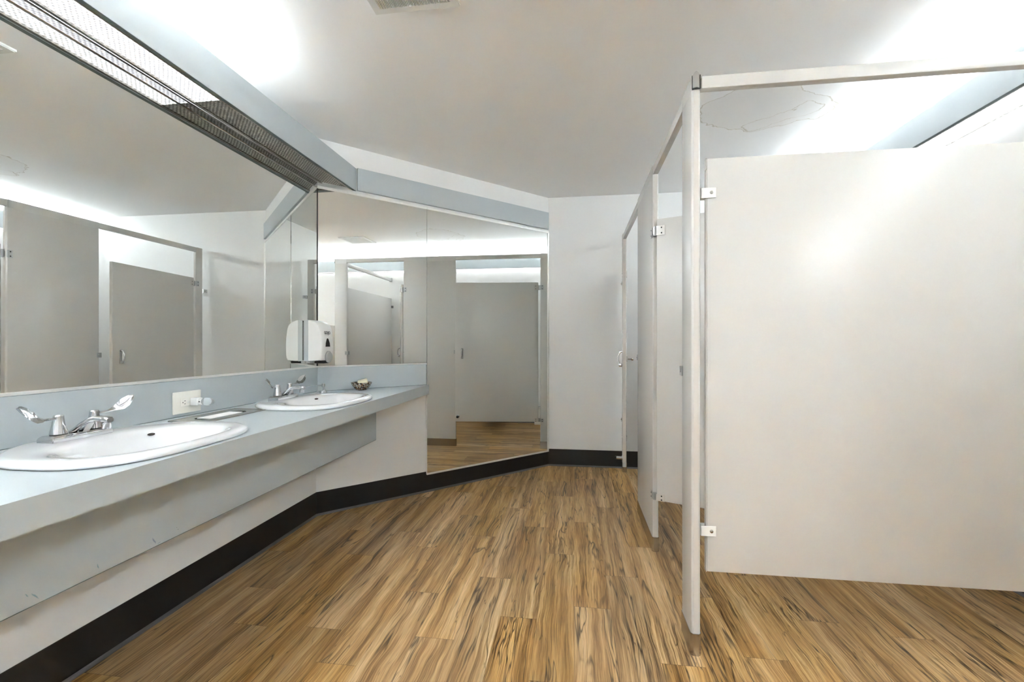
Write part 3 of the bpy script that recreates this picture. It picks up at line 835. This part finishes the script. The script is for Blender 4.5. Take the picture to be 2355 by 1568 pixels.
# doors
def door(label, hinge, ang, width, z0, z1, group='stall doors'):
    """built closed along -Y from the hinge, then turned; outer face is -X"""
    t = thing('stall_door', label, 'stall door', (hinge[0], hinge[1], z0), ang, group, world=False)
    th = .025; H = z1 - z0
    obj('panel', box(BM(), -th / 2, th / 2, -width, -.004, 0, H, .004, 3), 'partition', t, True, 30)
    m_ = BM(); box(m_, -th / 2 + .003, th / 2 - .003, -width - .0014, -width + .001, .03, H - .05, .0005, 1)
    obj('edge_molding', m_, 'partition_edge', t)
    # pull outside, latch inside
    zl = 1.005 - z0
    b = BM(); yl = -width + .075
    sweep(b, [(-th / 2 - .001, yl, zl + .050), (-th / 2 - .018, yl, zl + .046), (-th / 2 - .029, yl, zl + .02), (-th / 2 - .030, yl, zl - .01), (-th / 2 - .024, yl, zl - .036)], [.008, .007, .006, .006, .006], 12)
    h = obj('door_pull', b, 'chrome', t, True, 60)
    b = BM(); box(b, -th / 2 - .026, -th / 2 - .0005, yl - .011, yl + .011, zl - .054, zl - .032, .004, 2); box(b, -th / 2 - .003, -th / 2 - .0005, yl - .012, yl + .012, zl - .054, zl + .056, .001, 1)
    obj('pull_plate', b, 'chrome', h, True, 40)
    b = BM(); box(b, th / 2 + .0005, th / 2 + .008, yl - .05, yl + .025, zl - .018, zl + .018, .003, 2)
    l = obj('slide_latch', b, 'chrome', t, True, 40)
    b = BM(); lathe(b, [(.004, .009), (.004, .030), (.010, .034), (.010, .044), (.006, .048)], (th / 2, yl - .01, zl), 'x', 18); obj('latch_knob', b, 'chrome', l, True)
    # bumper at the free bottom corner
    b = BM(); lathe(b, [(.016, -th / 2 - .0005), (.016, -th / 2 - .004), (.0105, -th / 2 - .006), (.0105, -th / 2 - .040)], (0, -width + .030, .055), 'x', 20); bp_ = obj('bumper', b, 'chrome', t, True)
    b = BM(); lathe(b, [(.0115, -th / 2 - .0405), (.0125, -th / 2 - .046), (.008, -th / 2 - .051)], (0, -width + .030, .055), 'x', 20); obj('rubber_tip', b, 'black', bp_, True)
    # hinges
    for zc, hh in ((1.703 - z0, .050), (.018, .035)):
        b = BM()
        lathe(b, [(.0105, zc - hh / 2), (.0105, zc + hh / 2)], (0, .0075, 0), 'z', 18)
        box(b, -.0165, .0165, .006, .013, zc - hh * .36, zc + hh * .36, .001, 1)
        g = obj('hinge', b, 'hinge', t, True, 30)
        
        for (xa, xb) in ((-th / 2 - .004, -th / 2 - .0004), (th / 2 + .0004, th / 2 + .004)):
            ib = BM(); box(ib, xa, xb, -.046, -.002, zc - hh / 2, zc + hh / 2, .001, 1); obj('hinge_plate', ib, 'partition_edge', g)
        for dz in (-hh * .28, hh * .28):
            sb = BM(); lathe(sb, [(.004, -th / 2 - .0042), (.003, -th / 2 - .0058)], (0, -.030, zc + dz), 'x', 10)
            obj('screw', sb, 'black', g)
    return t
HX = (XS0 + XS1) / 2 + .0
door('near stall door swung wide open into the stall', (HX, PY[1][0] - .0205, .0), math.radians(67), .595, .285, 1.765)
door('far stall door, the one near the back wall, slightly ajar outward', (HX, PY[2][0] - .0205, .0), -math.radians(6.4), .885, .283, 1.757)

# hinge leaves wrapped round the pilasters
for pz, yk in ((p2, PY[1][0]), (p3, PY[2][0])):
    for zc, hh in ((1.703, .050), (.30, .035)):
        for (xa, xb) in ((XS0 - .0042, XS0 - .0005), (XS1 + .0005, XS1 + .0042)):
            b = BM(); box(b, xa, xb, yk + .001, yk + .034, zc - hh / 2, zc + hh / 2, .001, 1)
            g = obj('hinge_leaf', b, 'hinge', pz)
            sx, sg = (xa, -1) if xa < XS0 else (xb, 1)
            for dz in (-hh * .3, hh * .3):
                sb = BM(); lathe(sb, [(.0045, sx + sg * .0001), (.003, sx + sg * .0018)], (0, yk + .020, zc + dz), 'x', 10)
                obj('screw', sb, 'black', g)

# ------------------------------------------------------------------ toilet and bin in the far stall
def toilet():
    x, y = XR, 3.30
    t = thing('toilet', 'white wall-hung toilet inside the far stall behind the door', 'toilet', (x - .3, y, .1))
    R = []
    for z, a, b_, cx_ in ((.10, .03, .03, -.20), (.115, .09, .07, -.20), (.17, .16, .11, -.24), (.25, .22, .15, -.30), (.34, .255, .178, -.345), (.375, .262, .185, -.352), (.385, .258, .182, -.352)):
        R.append([(x + cx_ + a * math.cos(2 * PI * i / 36), y + b_ * math.sin(2 * PI * i / 36), z) for i in range(36)])
    for z, a, b_ in ((.385, .20, .13), (.30, .17, .11), (.22, .10, .07)):
        R.append([(x - .36 + a * math.cos(2 * PI * i / 36), y + b_ * math.sin(2 * PI * i / 36), z) for i in range(36)])
    bm = BM(); loft(bm, R); obj('bowl', bm, 'porcelain', t, True, 50)
    obj('wall_mount', box(BM(), x - .14, x - .001, y - .12, y + .12, .14, .38, .02, 3), 'porcelain', t, True, 40)
    out = [(x - .35 + .265 * math.cos(2 * PI * i / 36), y + .187 * math.sin(2 * PI * i / 36)) for i in range(36)]
    inn = [(x - .37 + .175 * math.cos(2 * PI * i / 36), y + .115 * math.sin(2 * PI * i / 36)) for i in range(36)]
    bm = BM(); prism(bm, out, .387, .405, [inn]); obj('seat', bm, 'plastic', t)
    bm = BM(); sweep(bm, [(x - .055, y, .52), (x - .055, y, .85), (x - .02, y, .88)], .014); rod(bm, (x - .055, y, .405), (x - .055, y, .56), .024); rod(bm, (x - .002, y, .56), (x - .07, y, .56), .03)
    v = obj('flush_valve', bm, 'chrome', t, True)
toilet()
bm = BM()
prism(bm, [(x, y) for x, y in [(XR - .13, 3.815), (XR - .125, 3.81), (XR - .03, 3.81), (XR - .025, 3.815), (XR - .025, 3.915), (XR - .03, 3.92), (XR - .125, 3.92), (XR - .13, 3.915)]], .0005, .22)
o = thing('waste_bin', 'small white bin on the floor under the far stall door', 'bin', (XR - .08, 3.865, 0))
obj('bin_body', bm, 'plastic', o)
obj('bin_lid', box(BM(), XR - .134, XR - .021, 3.806, 3.924, .2205, .235, .005, 2), 'plastic', o, True)

# ------------------------------------------------------------------ ceiling vents
def vent(x0, x1, y0, y1, label):
    t = thing('ceiling_vent', label, 'vent', ((x0 + x1) / 2, (y0 + y1) / 2, CZ - .014), 0, 'ceiling vents')
    i = .030
    hole = [(x0 + i, y0 + i), (x1 - i, y0 + i), (x1 - i, y1 - i), (x0 + i, y1 - i)]
    bm = BM(); prism(bm, [(x0 + .004, y0 + .004), (x1 - .004, y0 + .004), (x1 - .004, y1 - .004), (x0 + .004, y1 - .004)], CZ - .0135, CZ - .0005, [hole])
    h2 = [(x0 + .012, y0 + .012), (x1 - .012, y0 + .012), (x1 - .012, y1 - .012), (x0 + .012, y1 - .012)]
    prism(bm, [(x0, y0), (x1, y0), (x1, y1), (x0, y1)], CZ - .010, CZ - .0008, [h2])
    obj('frame', bm, 'vent', t)
    bm = BM(); prism(bm, hole, CZ - .002, CZ - .0006); obj('backing', bm, 'void', t)
    bm = BM(); n = 46; st = (x1 - x0 - 2 * i) / n
    for k in range(n):
        xx = x0 + i + st * (k + .5)
        box(bm, xx - st * .22, xx + st * .22, y0 + i, y1 - i, CZ - .013, CZ - .004)
    obj('grille', bm, 'vent', t)
vent(-.789, -.442, 1.377, 1.724, 'square white ceiling vent directly overhead at the top of the photo')
vent(.930, 1.275, 1.440, 1.785, 'square white ceiling vent over the stalls seen in the corner mirror')
